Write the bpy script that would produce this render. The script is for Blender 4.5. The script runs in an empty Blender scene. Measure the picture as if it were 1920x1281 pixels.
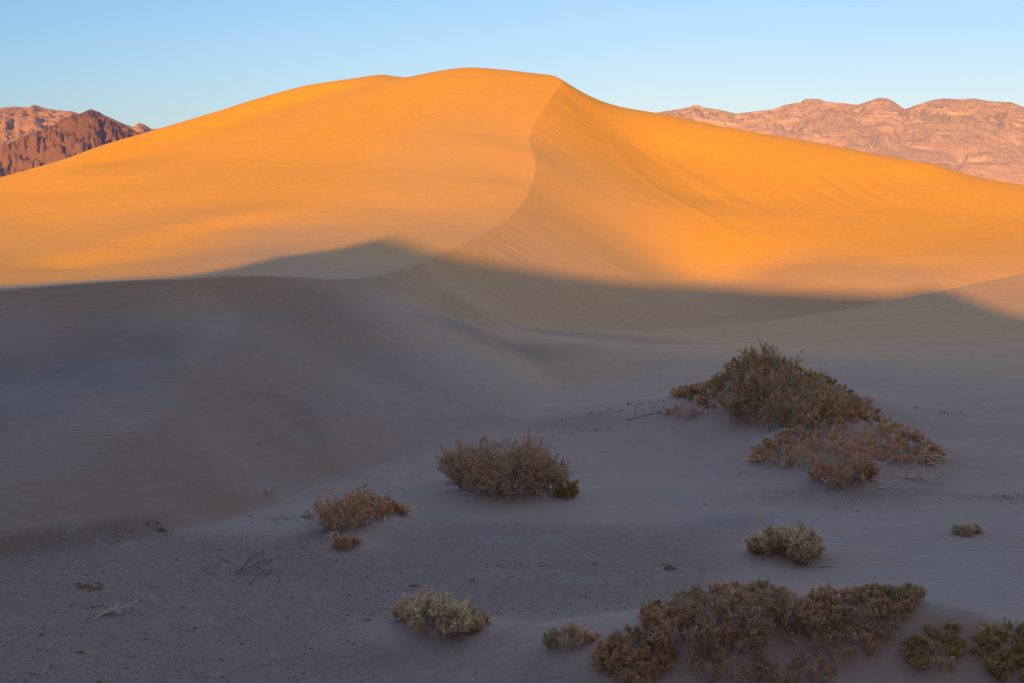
import bpy, math, random
import numpy as np
from mathutils import Vector
R = math.radians
sc = bpy.context.scene
col = sc.collection
rng = np.random.default_rng(7)

# ------------------------------------------------------------------ camera
FPX, H = 2637.0, 10.0
TH = math.atan((640.5 - 380) / FPX)
cam = bpy.data.cameras.new('camera'); co = bpy.data.objects.new('camera', cam); col.objects.link(co)
cam.sensor_width = 36; cam.lens = 36 * FPX / 1920; cam.clip_start = 0.5; cam.clip_end = 60000
co.location = (0, 0, H); co.rotation_euler = (math.pi / 2 - TH, 0, 0)
sc.camera = co
CT, ST = math.cos(TH), math.sin(TH)
def ray(px, py):
    u = (px - 960) / FPX; v = (640.5 - py) / FPX
    return np.array([u, CT + v * ST, -ST + v * CT])
def at(px, py, Y):
    r = ray(px, py); t = Y / r[1]
    return np.array([r[0] * t, Y, H + r[2] * t])

# ------------------------------------------------------------------ numpy tools
class TPS:
    def __init__(s, pts, soft=()):
        lam = np.r_[np.full(len(pts), 2e-5), np.full(len(soft), 1e-2)]
        p = np.array(list(pts) + list(soft), float); s.c = p[:, :2] / 50.; n = len(p)
        K = s.phi(s.c, s.c) + np.diag(lam)
        P = np.c_[np.ones(n), s.c]
        A = np.block([[K, P], [P.T, np.zeros((3, 3))]])
        s.w = np.linalg.solve(A, np.r_[p[:, 2], np.zeros(3)])
    @staticmethod
    def phi(a, b):
        d2 = ((a[:, None, :] - b[None, :, :]) ** 2).sum(2)
        return 0.5 * d2 * np.log(d2 + 1e-12)
    def __call__(s, x, y):
        sh = x.shape; q = np.c_[x.ravel(), y.ravel()] / 50.; out = np.empty(len(q))
        for i in range(0, len(q), 40000):
            c = q[i:i + 40000]
            out[i:i + 40000] = s.phi(c, s.c) @ s.w[:-3] + s.w[-3] + c @ s.w[-2:]
        return out.reshape(sh)
def hash2(ix, iy, seed):
    h = (ix.astype(np.int64) * 374761393 + iy.astype(np.int64) * 668265263 + seed * 974634777) & 0xffffffff
    h = ((h ^ (h >> 13)) * 1274126177) & 0xffffffff
    h = h ^ (h >> 16)
    return (h & 0xffff) / 65535.0
def noise(x, y, seed=0):                                    # gradient noise, about -1..1
    ix = np.floor(x); iy = np.floor(y); fx = x - ix; fy = y - iy
    ux = fx ** 3 * (fx * (fx * 6 - 15) + 10); uy = fy ** 3 * (fy * (fy * 6 - 15) + 10)
    def g(dx, dy):
        a = hash2(ix + dx, iy + dy, seed) * 2 * math.pi
        return np.cos(a) * (fx - dx) + np.sin(a) * (fy - dy)
    a = g(0, 0) + ux * (g(1, 0) - g(0, 0)); b = g(0, 1) + ux * (g(1, 1) - g(0, 1))
    return (a + uy * (b - a)) * 1.5
def fbm(x, y, seed=0, oct=4, gain=0.5):
    s = 0; a = 1
    for o in range(oct):
        s = s + a * noise(x * 2 ** o, y * 2 ** o, seed + o * 17); a *= gain
    return s
def sstep(a, b, x):
    t = np.clip((x - a) / (b - a), 0, 1); return t * t * (3 - 2 * t)
def smax(a, b, k):
    h = np.clip(0.5 + 0.5 * (a - b) / k, 0, 1); return b + (a - b) * h + k * h * (1 - h)
def smin(a, b, k): return -smax(-a, -b, k)
def catmull(P, n):
    P = np.array(P, float); Q = np.vstack([2 * P[0] - P[1], P, 2 * P[-1] - P[-2]]); out = []
    for i in range(1, len(Q) - 2):
        for k in range(n):
            t = k / n
            out.append(0.5 * (2 * Q[i] + (Q[i+1] - Q[i-1]) * t + (2*Q[i-1] - 5*Q[i] + 4*Q[i+1] - Q[i+2]) * t*t + (3*Q[i] - Q[i-1] - 3*Q[i+1] + Q[i+2]) * t**3))
    out.append(P[-1]); return np.array(out)

# ------------------------------------------------------------------ dune surfaces
A = lambda L: [at(*p) for p in L]
crest_px = [(-700, 590, 62), (-300, 562, 66), (0, 543, 68), (200, 528, 67), (350, 522, 66), (450, 516, 66.5), (550, 519, 69),
            (640, 523, 74), (700, 515, 81), (800, 488, 94), (870, 456, 103), (930, 425, 112), (970, 393, 120), (998, 345, 131),
            (1003, 300, 139), (992, 262, 146), (1005, 225, 153), (1030, 188, 161), (1053, 153, 170)]
crest = catmull(A(crest_px), 3)
# windward side (left of and beyond the crest)
Wp = list(crest)
Ws = A([(-400, 480, 95), (-400, 400, 135), (0, 528, 84), (0, 500, 98), (0, 455, 114), (0, 405, 130), (0, 362, 143), (180, 495, 95), (330, 440, 108), (330, 350, 135), (330, 283, 158),
         (330, 495, 88), (520, 480, 90), (600, 478, 93), (600, 400, 115), (600, 300, 142), (600, 205, 171), (800, 440, 106), (800, 350, 125), (800, 250, 147),
         (800, 180, 166), (900, 410, 116), (950, 340, 129), (950, 270, 142), (950, 200, 159)])
sky_l = A([(-500, 430, 140), (0, 333, 155), (200, 282, 167), (350, 240, 177), (500, 192, 186), (620, 161, 191), (690, 144, 194), (716, 141, 195), (745, 144, 193), (770, 147, 187), (820, 135, 184), (875, 127, 182),
           (960, 133, 180), (1020, 140, 176)])
Wp += sky_l
for p in sky_l:
    Wp.append(p + np.array([0, 14, -1.6])); Wp.append(p + np.array([0, 40, -10]))
for p in crest[6::3]:                                        # carry the windward plane on over the lee side
    Wp.append(p + np.array([12, 0, 1.5])) if p[1] > 90 else Wp.append(p + np.array([3, -12, 0.8]))
for p in crest[-1:]: Wp += [p + np.array([25, 4, 1]), p + np.array([20, 30, -2])]
W = TPS(Wp, Ws)
# lee side and the right-hand bowl
Sp = list(crest)
Ss = A([(0, 930, 42), (150, 855, 45), (300, 735, 50), (330, 660, 53), (330, 590, 58),
         (150, 700, 58), (0, 750, 53), (0, 650, 60), (150, 600, 63), (260, 690, 55), (-300, 800, 52), (-300, 1000, 40), (-300, 650, 60),
         (450, 700, 54), (450, 800, 51), (450, 600, 60),
         (1243, 385, 141), (1110, 335, 142), (1130, 285, 155), (1060, 240, 156), (1100, 210, 166), (1230, 325, 156),
         (1330, 370, 150), (1215, 285, 165), (1460, 440, 136), (1480, 528, 118), (1300, 545, 117),
         (1500, 340, 155), (1360, 320, 160), (1500, 400, 143), (1500, 460, 132), (1500, 510, 122),
         (1700, 340, 157), (1700, 385, 147), (1700, 440, 135), (1700, 500, 123), (1900, 400, 142), (1900, 450, 130), (1900, 500, 120), (2300, 500, 125)])
for bx, by in [(0, 1050), (180, 1022), (330, 988), (460, 948), (560, 900)]:   # toe of the left slip face
    r = ray(bx, by); t = -H / r[2]; p = np.array([r[0] * t, r[1] * t, 0.0]); Sp += [p, p + np.array([0.8, -6, -3])]
sky_r = A([(1100, 178, 175), (1160, 200, 178), (1250, 215, 179), (1400, 245, 175), (1500, 262, 171), (1600, 280, 169), (1750, 308, 162), (1920, 348, 154), (2300, 425, 145)])
Sp += sky_r
for p in sky_r:
    Sp.append(p + np.array([0, 9, -0.9])); Sp.append(p + np.array([0, 40, -13]))
for p in crest[6::3]:
    Sp.append(p + (np.array([-9, 3, 5]) if p[1] > 90 else np.array([-1, 10, 4.5])))
for i in range(len(crest)):                                  # slip slope below the crest, easing out towards the floor
    p = crest[i]
    if 67 < p[1] < 128 and p[0] > -14 and i % 2 == 0:
        d = crest[min(i + 1, len(crest) - 1)] - crest[i - 1]; n = np.array([d[1], -d[0]]) / np.hypot(d[0], d[1]); m = 16 if p[1] > 100 else 12
        for t in (3, 7, m): Sp.append((p[0] + n[0] * t, p[1] + n[1] * t, p[2] - .60 * t + .007 * t * t))
S = TPS(Sp, Ss)
# near ground with the swell on the right
swell = catmull(A([(700, 585, 71), (760, 596, 75), (870, 620, 82), (1000, 628, 90), (1150, 625, 96), (1300, 617, 101), (1500, 592, 106), (1700, 555, 111), (1920, 512, 115), (2300, 440, 122)]), 2)
Gp = list(swell)
for x in (-45, -20, 0, 20, 45):
    for y in (20, 32, 44): Gp.append((x, y, 0))
Gp += [(-30, 60, -.8), (-10, 56, 0), (5, 58, 0), (20, 60, 0.2), (40, 62, .3), (-4, 67, 1.0), (9, 76, .9), (26, 78, 1.0), (42, 84, 1.9), (-4.5, 75, 2.1), (4, 83, 1.5), (24, 94, 1.1), (5, 66, .45), (-40, 80, -2), (60, 100, 5), (60, 60, 1)]
for p in swell[::2]: Gp.append(p + np.array([-1, 14, 1.2]))
G = TPS(Gp)
SBp = []
for p in swell: SBp += [p, p + np.array([0, 8, -2.6]), p + np.array([0, -8, 2.2])]
SB = TPS(SBp)

def seg_dist(x, y, pl):
    d = np.full(x.shape, 1e9); t_out = np.zeros(x.shape); side = np.zeros(x.shape); L = 0
    for a, b in zip(pl[:-1], pl[1:]):
        ab = b[:2] - a[:2]; l = np.hypot(*ab); t = np.clip(((x - a[0]) * ab[0] + (y - a[1]) * ab[1]) / (l * l + 1e-9), 0, 1)
        dx = x - a[0] - t * ab[0]; dy = y - a[1] - t * ab[1]; dd = np.hypot(dx, dy); m = dd < d
        d[m] = dd[m]; t_out[m] = (L + t * l)[m]; side[m] = np.sign(ab[0] * dy - ab[1] * dx)[m]; L += l
    return d, t_out, side

MOUNDS = []        # x, y, radius_x, radius_y, height
GREY = []
def gpix(px, py, z=0.0):
    r = ray(px, py); t = (z - H) / r[2]; return r[0] * t, r[1] * t
for px, py, rx, ry, h in [(1465, 800, 6.0, 5.0, 2.0), (1590, 862, 4.6, 3.2, 1.5), (1590, 900, 2.6, 2.0, .5), (945, 930, 2.9, 2.0, .38), (680, 985, 2.0, 2.2, .55), (648, 1020, 1.3, 1.2, .22),
                          (825, 1190, 2.2, 1.3, .22), (1470, 1040, 1.9, 1.1, .14), (1430, 1235, 5.6, 3.0, 1.35), (1740, 1262, 2.6, 1.6, .7), (1900, 1275, 2, 1.4, .5), (1240, 1275, 2.6, 1.6, .4),
                          (1065, 1215, 1.3, .9, .15)]:
    x, y = gpix(px, py); MOUNDS.append((x, y, rx, ry, h))

def upsample(f, ri, ci):
    """cubic (Catmull-Rom) interpolation of a coarse grid at fractional indices"""
    def wts(t): return [-.5*t + t*t - .5*t**3, 1 - 2.5*t*t + 1.5*t**3, .5*t + 2*t*t - 1.5*t**3, -.5*t*t + .5*t**3]
    def ax0(f, q):
        i = np.clip(np.floor(q).astype(int), 0, f.shape[0] - 2); t = (q - i)[:, None]; w = wts(t); n = f.shape[0] - 1
        fe = np.vstack([2 * f[:1] - f[1:2], f, 2 * f[-1:] - f[-2:-1]])
        return sum(w[k] * fe[i + k] for k in range(4))
    return ax0(ax0(f, ri).T, ci).T
def coarse(fn, x, y, az, rr):
    """evaluate a smooth surface on a 5x coarser polar grid and interpolate"""
    k = 5; ri = np.arange(len(rr)) ; ci = np.arange(len(az))
    rc = np.r_[np.arange(0, len(rr) - 1, k), len(rr) - 1]; cc = np.r_[np.arange(0, len(az) - 1, k), len(az) - 1]
    f = fn(x[np.ix_(rc, cc)], y[np.ix_(rc, cc)])
    ru = np.interp(ri, rc, np.arange(len(rc))); cu = np.interp(ci, cc, np.arange(len(cc)))
    return upsample(f, ru, cu)
def height(x, y, ev=None):
    E = ev or (lambda fn: fn(x, y))
    w = E(W); s = E(S)
    dune = np.minimum(w, s)
    near = smin(E(G), E(SB), 0.35)
    # hummocks under the shrubs
    for mx, my, rx, ry, h in MOUNDS:
        q = ((x - mx) / rx) ** 2 + ((y - my) / ry) ** 2
        near = near + h * np.exp(-q * 1.6)
    left = sstep(-26, -8, x)                                 # the near ground dips below the left dune
    near = near + 0.05 * fbm(x / 9, y / 5, 3, 3)
    z = smax(dune, near, 0.25)
    mask = sstep(0, 1, (y - 34) / 4)
    z = near + (z - near) * mask
    z = z + 0.10 * fbm(x / 22 + 5, y / 16, 11, 3) * sstep(60, 110, y)
    # fade to the plain outside the dune
    r = np.hypot(x, y); az = np.degrees(np.arctan2(x, y))
    f = sstep(38, 24, np.abs(az)) * sstep(320, 215, y)
    plain = 1.2 * fbm(x / 60, y / 45, 21, 3) * sstep(15, 60, r)
    z = plain * (1 - f) + z * f
    # the dune the photographer stands on
    hill = 8.35 - 0.40 * np.maximum(r - 1.5, 0)
    z = smax(z, hill, 1.2)
    return z

# ---------------------------------------------------------- sun and the ridge whose shadow falls across the scene
SUN_AZ, SUN_EL = R(15), R(10)
sdir = np.array([-math.sin(SUN_AZ) * math.cos(SUN_EL), -math.cos(SUN_AZ) * math.cos(SUN_EL), math.sin(SUN_EL)])
sun = bpy.data.lights.new('sun', 'SUN'); so = bpy.data.objects.new('sun', sun); col.objects.link(so)
sun.energy = 8.8; sun.angle = R(0.53); sun.color = (1.0, 0.455, 0.07)
so.rotation_euler = Vector(sdir).to_track_quat('Z', 'Y').to_euler()

def hit(px, py):
    r = ray(px, py); Y = np.arange(36, 200, 0.25); t = Y / r[1]
    z = height(r[0] * t, Y); below = np.where(z >= H + r[2] * t)[0]
    i = below[0] if len(below) else 0
    return np.array([r[0] * t[i], Y[i], z[i]])

# ------------------------------------------------------------------ materials
class NT:
    def __init__(s, name):
        s.m = bpy.data.materials.new(name); s.m.use_nodes = True; s.t = s.m.node_tree; s.t.nodes.clear()
        s.out = s.n('ShaderNodeOutputMaterial')
    def n(s, typ, **kw):
        nd = s.t.nodes.new(typ)
        for k, v in kw.items(): setattr(nd, k, v)
        return nd
    def l(s, a, b): s.t.links.new(a, b)
    def v(s, sock, val):
        if hasattr(val, 'type') and hasattr(val, 'links'): s.l(val, sock)
        else: sock.default_value = val
    def math(s, op, a, b=0.0, c=None, clamp=False):
        nd = s.n('ShaderNodeMath', operation=op, use_clamp=clamp); s.v(nd.inputs[0], a); s.v(nd.inputs[1], b)
        if c is not None: s.v(nd.inputs[2], c)
        return nd.outputs[0]
    def mix(s, f, a, b, typ='RGBA', blend='MIX'):
        nd = s.n('ShaderNodeMix', data_type=typ); 
        if typ == 'RGBA': nd.blend_type = blend; i = (0, 6, 7); o = 2
        else: i = (0, 2, 3); o = 0
        s.v(nd.inputs[i[0]], f); s.v(nd.inputs[i[1]], a); s.v(nd.inputs[i[2]], b); return nd.outputs[o]
    def ramp(s, f, a, b, lo=0.0, hi=1.0):
        nd = s.n('ShaderNodeMapRange', interpolation_type='SMOOTHSTEP'); s.v(nd.inputs[0], f)
        for k, q in zip((1, 2, 3, 4), (a, b, lo, hi)): nd.inputs[k].default_value = q
        return nd.outputs[0]
    def noise(s, vec, scale, det=3, rough=0.5, dist=0.0):
        nd = s.n('ShaderNodeTexNoise'); s.l(vec, nd.inputs['Vector']); nd.inputs['Scale'].default_value = scale
        nd.inputs['Detail'].default_value = det; nd.inputs['Roughness'].default_value = rough; nd.inputs['Distortion'].default_value = dist
        return nd.outputs[0]
    def mapping(s, vec, scale=(1, 1, 1), rot=(0, 0, 0)):
        nd = s.n('ShaderNodeMapping'); s.l(vec, nd.inputs[0]); nd.inputs['Scale'].default_value = scale; nd.inputs['Rotation'].default_value = rot
        return nd.outputs[0]
    def attr(s, name, fac=True):
        nd = s.n('ShaderNodeAttribute', attribute_name=name); return nd.outputs['Fac' if fac else 'Color']

def sand_mat():
    t = NT('sand'); geo = t.n('ShaderNodeNewGeometry'); P = geo.outputs['Position']
    sep = t.n('ShaderNodeSeparateXYZ'); t.l(P, sep.inputs[0]); z = sep.outputs[2]
    big = t.noise(P, 0.05, 4, 0.6); med = t.noise(t.mapping(P, (0.5, 1.6, 1.6)), 0.25, 5, 0.6); fine = t.noise(P, 9, 4, 0.7)
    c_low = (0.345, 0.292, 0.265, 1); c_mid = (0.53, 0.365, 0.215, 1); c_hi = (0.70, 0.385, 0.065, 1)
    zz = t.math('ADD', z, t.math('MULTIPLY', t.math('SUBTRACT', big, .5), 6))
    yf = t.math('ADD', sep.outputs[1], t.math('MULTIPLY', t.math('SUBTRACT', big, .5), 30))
    c = t.mix(t.math('MAXIMUM', t.ramp(zz, 4.5, 8), t.ramp(yf, 58, 98)), c_low, c_mid); c = t.mix(t.math('MAXIMUM', t.math('MAXIMUM', t.ramp(zz, 4.5, 12), t.math('MULTIPLY', t.attr('gold'), .75)), t.math('MULTIPLY', t.ramp(yf, 106, 136), t.ramp(sep.outputs[2], 1.8, 5.0))), c, c_hi)  # sunlit orange put into the sand colour with height and distance
    c = t.mix(t.ramp(t.math('ADD', sep.outputs[1], t.math('MULTIPLY', t.math('SUBTRACT', big, .5), 40)), 90, 40, 0, .22), c, (0.16, 0.13, 0.12, 1))  # shade painted in: sand darkens towards the viewpoint
    c = t.mix(t.math('MULTIPLY', t.ramp(sep.outputs[0], -8, -20), t.ramp(sep.outputs[1], 75, 50, 0, .25)), c, (0.15, 0.125, 0.125, 1))  # left-edge vignette painted into the sand colour
    c = t.mix(t.ramp(med, .3, .7, 0, .16), c, (0.50, 0.27, 0.15, 1))
    c = t.mix(t.math('MULTIPLY', t.attr('dark'), .62), c, (0.150, 0.148, 0.175, 1))  # shade of the hollows painted as cool dark sand
    c = t.mix(t.math('MULTIPLY', t.attr('slip'), .55), c, (0.27, 0.19, 0.145, 1))  # shaded slopes facing the viewpoint painted browner and darker
    c = t.mix(t.math('MULTIPLY', t.attr('mound'), t.ramp(t.noise(P, 2.2, 5, .7), .35, .65, .0, .32)), c, (0.30, 0.225, 0.175, 1))
    gn = t.noise(t.mapping(P, (1, .35, 1)), 2.6, 5, .8); c = t.mix(t.ramp(gn, .35, .68, 0, .20), c, t.mix(1.0, c, (.62, .60, .58, 1), 'RGBA', 'MULTIPLY'))
    g2 = t.noise(t.mapping(P, (.35, 1.1, 1.1), (0, 0, R(12))), 1.1, 6, .85); c = t.mix(t.ramp(g2, .4, .62, 0, .13), c, t.mix(1.0, c, (.75, .68, .6, 1), 'RGBA', 'MULTIPLY'))
    c = t.mix(t.math('MULTIPLY', t.attr('peach'), .55), c, (0.58, 0.375, 0.185, 1))  # softer lit tone near the crest, painted as a peach tint
    # crusted flat, salt bloom
    rough = t.attr('crust'); salt = t.attr('salt')
    cn = t.noise(t.mapping(P, (1, .6, 1)), 5, 6, .8); cn2 = t.noise(P, 1.3, 4, .6); cn3 = t.noise(P, 26, 3, .6)
    dark = t.math('MULTIPLY', rough, t.ramp(cn, .46, .62))
    c = t.mix(t.math('MULTIPLY', dark, .3), c, (0.23, 0.165, 0.14, 1))
    pale = t.math('MULTIPLY', rough, t.ramp(cn, .48, .36)); c = t.mix(t.math('MULTIPLY', pale, .35), c, (0.46, 0.36, 0.33, 1))
    sm = t.math('MULTIPLY', salt, t.ramp(t.noise(P, 3.2, 6, .8), .45, .6)); c = t.mix(t.math('MULTIPLY', sm, .55), c, (0.50, 0.46, 0.48, 1))
    c = t.mix(t.math('MULTIPLY', t.ramp(fine, .3, .7), .12), c, (0.24, 0.17, 0.13, 1))
    # bump: ripples (masked), crust, grain, streaks
    rip = t.attr('ripple')
    wv = t.n('ShaderNodeTexWave', wave_type='BANDS', bands_direction='Y', wave_profile='SIN')
    t.l(t.mapping(P, (1, 1, 0), (0, 0, R(-14))), wv.inputs[0]); wv.inputs['Scale'].default_value = 1.05; wv.inputs['Distortion'].default_value = 9
    wv.inputs['Detail'].default_value = 2; wv.inputs['Detail Scale'].default_value = .35; wv.inputs['Detail Roughness'].default_value = .55
    h = t.math('MULTIPLY', t.math('MULTIPLY', wv.outputs['Fac'], t.math('MULTIPLY', rip, t.ramp(t.noise(P, .22, 3, .5), .38, .6, .15, 1))), .024)
    w2 = t.n('ShaderNodeTexWave', wave_type='BANDS', bands_direction='Y', wave_profile='SIN'); t.l(t.mapping(P, (1, 1, 0), (0, 0, R(24))), w2.inputs[0])
    w2.inputs['Scale'].default_value = .62; w2.inputs['Distortion'].default_value = 7; w2.inputs['Detail'].default_value = 3; w2.inputs['Detail Scale'].default_value = .25
    h = t.math('ADD', h, t.math('MULTIPLY', t.math('MULTIPLY', w2.outputs['Fac'], t.ramp(t.noise(P, .09, 3, .5), .5, .62)), .012))
    h = t.math('ADD', h, t.math('MULTIPLY', gn, .035))
    h = t.math('ADD', h, t.math('MULTIPLY', t.math('MULTIPLY', cn, rough), .16))
    h = t.math('ADD', h, t.math('MULTIPLY', t.math('MULTIPLY', cn3, rough), .03))
    h = t.math('ADD', h, t.math('MULTIPLY', fine, .008))
    h = t.math('ADD', h, t.math('MULTIPLY', t.noise(t.mapping(P, (.3, 1, 1), (0, 0, R(12))), .55, 4, .55), .06))
    b = t.n('ShaderNodeBump'); b.inputs['Strength'].default_value = 1.0; b.inputs['Distance'].default_value = 1.0; t.l(h, b.inputs['Height'])
    d = t.n('ShaderNodeBsdfPrincipled'); t.l(c, d.inputs['Base Color']); d.inputs['Roughness'].default_value = 1.0; d.inputs['Specular IOR Level'].default_value = 0.05
    t.l(b.outputs[0], d.inputs['Normal']); t.l(d.outputs[0], t.out.inputs[0]); return t.m
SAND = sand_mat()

def grid_mesh(name, V, nr, nc, mat, wrap=False, attrs=None):
    i = np.arange(nr - 1)[:, None] * nc; j = np.arange(nc if wrap else nc - 1)[None, :]; j2 = (j + 1) % nc
    F = np.stack([i + j, i + j2, i + nc + j2, i + nc + j], -1).reshape(-1, 4)
    return np_mesh(name, V, F, mat, attrs, True)
def np_mesh(name, V, F, mat, attrs=None, smooth=False, parent=None):
    me = bpy.data.meshes.new(name); k = F.shape[1]
    me.vertices.add(len(V)); me.vertices.foreach_set('co', np.ascontiguousarray(V, dtype=np.float32).ravel())
    me.loops.add(F.size); me.loops.foreach_set('vertex_index', F.astype(np.int32).ravel())
    me.polygons.add(len(F)); me.polygons.foreach_set('loop_start', np.arange(0, F.size, k, dtype=np.int32))
    me.polygons.foreach_set('loop_total', np.full(len(F), k, dtype=np.int32))
    me.polygons.foreach_set('use_smooth', np.full(len(F), smooth, dtype=bool))
    me.update(calc_edges=True)
    for an, av in (attrs or {}).items():
        if av.ndim == 1:
            a = me.attributes.new(an, 'FLOAT', 'POINT'); a.data.foreach_set('value', av.astype(np.float32))
        else:
            a = me.color_attributes.new(an, 'FLOAT_COLOR', 'POINT'); a.data.foreach_set('color', np.c_[av, np.ones(len(av))].astype(np.float32).ravel())
    me.materials.append(mat); o = bpy.data.objects.new(name, me); col.objects.link(o)
    if parent: o.parent = parent
    return o
def tag(o, label=None, cat=None, group=None, kind=None):
    for k, v in (('label', label), ('category', cat), ('group', group), ('kind', kind)):
        if v: o[k] = v
    return o
def empty(name, loc, label, cat, group=None):
    o = bpy.data.objects.new(name, None); col.objects.link(o); o.location = loc; o.empty_display_size = .3
    return tag(o, label, cat, group)

# ------------------------------------------------------------------ the ground sheet
def build_ground():
    import time; T0 = time.time()
    azf = np.radians(np.linspace(-23, 23, 1180)); rrf = np.concatenate([1 / np.linspace(1 / 27., 1 / 75., 420), np.linspace(75, 215, 640)[1:]])
    az = np.concatenate([azf, np.radians(np.linspace(23, 337, 200)[1:-1])])
    rr = np.concatenate([np.linspace(0.05, 26, 26), rrf, np.geomspace(217, 30000, 70)]); r0, r1, c1 = 26, 26 + len(rrf), len(azf)
    Az, Rr = np.meshgrid(az, rr); X = Rr * np.sin(Az); Y = Rr * np.cos(Az)
    Z = np.zeros_like(X); x = X[r0:r1, :c1]; y = Y[r0:r1, :c1]
    rest = np.ones(X.shape, bool); rest[r0:r1, :c1] = False
    Z[rest] = height(X[rest], Y[rest])
    z = height(x, y, lambda fn: coarse(fn, x, y, azf, rrf))
    print('height', time.time() - T0)
    # avalanche streaks below the crests, small trails
    d = np.full(x.shape, 99.); tt = np.zeros(x.shape); side = np.ones(x.shape)
    i0 = np.searchsorted(rrf, 90); i1 = np.searchsorted(rrf, 185); j0 = int(c1 * .32); j1 = int(c1 * .68)
    d[i0:i1, j0:j1], tt[i0:i1, j0:j1], side[i0:i1, j0:j1] = seg_dist(x[i0:i1, j0:j1], y[i0:i1, j0:j1], crest)
    lee = side < 0
    tL = np.r_[0, np.cumsum(np.hypot(*np.diff(crest[:, :2], axis=0).T))]
    t1 = tL[np.argmin(np.abs(crest[:, 1] - 98))]; t2 = tL[np.argmin(np.abs(crest[:, 1] - 113))]
    t3 = tL[np.argmin(np.abs(crest[:, 1] - 145))]; t4 = tL[-1]
    warp = tt + d * 0.15 + .4 * noise(x / 3, y / 3, 41)
    warp = warp + 1.2 * noise(tt * .3, d * .05, 46)
    st = .7 * noise(warp * 1.5, d * .12, 5) + .8 * noise(warp * 3.4, d * .2, 6)
    m = lee * ((sstep(t1, t1 + 4, tt) * sstep(t2 + 3, t2, tt) * sstep(4.5, 2.5, d + .9 * noise(warp * .8, d * 0, 9)))
               + .8 * sstep(t3, t3 + 5, tt) * sstep(t4 + 1, t4 - 8, tt) * sstep(8, 4.0, d + 1.5 * noise(warp * .5, d * 0, 8))) * sstep(0, .4, d)
    z2 = z + st * m * .042 * (.6 + .8 * sstep(-.4, .4, noise(warp * .35, d * .05, 44)))
    ax = x - (155 - y) * 0.30
    st2 = noise(ax * .9 + .4 * noise(x / 7, y / 7, 3), y * .03, 12) + .6 * noise(ax * 2.1, y * .05, 13)
    pxr = 960 + FPX * x / y
    m2 = sstep(1250, 1400, pxr) * sstep(1780, 1600, pxr) * sstep(170, 160, y) * sstep(144, 150, y + 2 * noise(ax * .4, y * 0, 5))
    z2 = z2 + st2 * m2 * .06
    for pl, amp, wd in TRAILS:
        P = catmull(A(pl), 6); q = slice(np.searchsorted(rrf, 115), np.searchsorted(rrf, 185)), slice(int(c1 * .5), int(c1 * .85))
        dd, t_, sd = seg_dist(x[q], y[q], P); L = t_ / t_.max()
        z2[q] += amp * np.exp(-(dd / wd) ** 2) * (0.5 + .5 * sd * np.minimum(dd / wd, 1)) * sstep(0, .3, L) * sstep(1, .7, L)
    for pl, amp, wd, fall in STEPS:
        P = catmull(A(pl), 5); dd, t_, sd = seg_dist(x, y, P) if False else (None, None, None)
        lo, hi = P[:, 1].min() - 4 * fall, P[:, 1].max() + 4 * fall
        q = slice(np.searchsorted(rrf, max(lo, 28)), np.searchsorted(rrf, hi)), slice(0, c1)
        dd, t_, sd = seg_dist(x[q], y[q], P); L = t_ / t_.max(); ds = dd * sd
        z2[q] += amp * np.tanh(ds / wd) * np.exp(-(dd / fall) ** 2) * sstep(0, .25, L) * sstep(1, .75, L)
    Z[r0:r1, :c1] = z2
    print('relief', time.time() - T0)
    # attribute fields
    x, y = X, Y; inv = np.where(y > 1, 1, 0); N1 = lambda *a: a
    nz = np.zeros_like(x); nz[:r1, :c1] = fbm(x[:r1, :c1] / 6 + 3, y[:r1, :c1] / 4, 51, 4)
    crustL = sstep(46.5, 40.5, y + 2.2 * nz) * sstep(0.2, -.2, (x - 4.0 - .35 * (y - 32)) / 6)
    cr2 = sstep(.05, .45, nz + .35) * np.exp(-((y - 49) / 2.0) ** 2 - ((x - 13) / 3.2) ** 2)
    cr3 = np.exp(-((y - 62.5) / 1.4) ** 2 - ((x - 3) / 4.5) ** 2) + sum(a_ * np.exp(-((y - c_[1] - .3 * nz) / ry_) ** 2 - ((x - c_[0]) / rx_) ** 2) for c_, rx_, ry_, a_ in [(gpix(1560, 935), 3.2, 1.5, 1.0), (gpix(1140, 792), 3.6, .5, .9), (gpix(1130, 812), 2.0, .4, .6), (gpix(1760, 797), 2.6, .45, .9), (gpix(1890, 937), 1.4, .5, .9), (gpix(590, 960), 1.6, .4, .9)])
    crust = np.clip(crustL + cr2 + cr3 * .7, 0, 1) * inv * sstep(.7, .3, np.abs(Z))
    moundm = np.zeros_like(x)
    for mx, my, rx, ry, h in MOUNDS: moundm = np.maximum(moundm, np.exp(-(((x - mx) / rx) ** 2 + ((y - my) / ry) ** 2) * 1.2))
    crust *= 1 - np.clip(moundm * 1.5, 0, 1)
    gr = np.zeros_like(x); e0 = np.gradient(Z[:r1, :c1], rr[:r1], axis=0); e1 = np.gradient(Z[:r1, :c1], azf, axis=1) / rr[:r1, None]; gr[:r1, :c1] = np.hypot(e0, e1)
    rip = inv * (1 - crust) * sstep(95, 66, y) * sstep(.42, .25, gr); rip[:r1, :c1] *= (.35 + .65 * sstep(-.2, .4, fbm(x[:r1, :c1] / 8, y[:r1, :c1] / 8, 61, 2)))
    sf = np.zeros_like(x); sf[:r1, :c1] = fbm(x[:r1, :c1] / 3, y[:r1, :c1] / 2, 71, 3)
    salt = np.clip(crust * sstep(.3, .8, sf) * .6 + np.exp(-((y - 44.6) / .35) ** 2 - ((x + 6.4) / .7) ** 2) * 1.5 * inv, 0, 1)
    dark = np.zeros_like(x)  # mask for painted shade: hollows and the band under the swell
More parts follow.
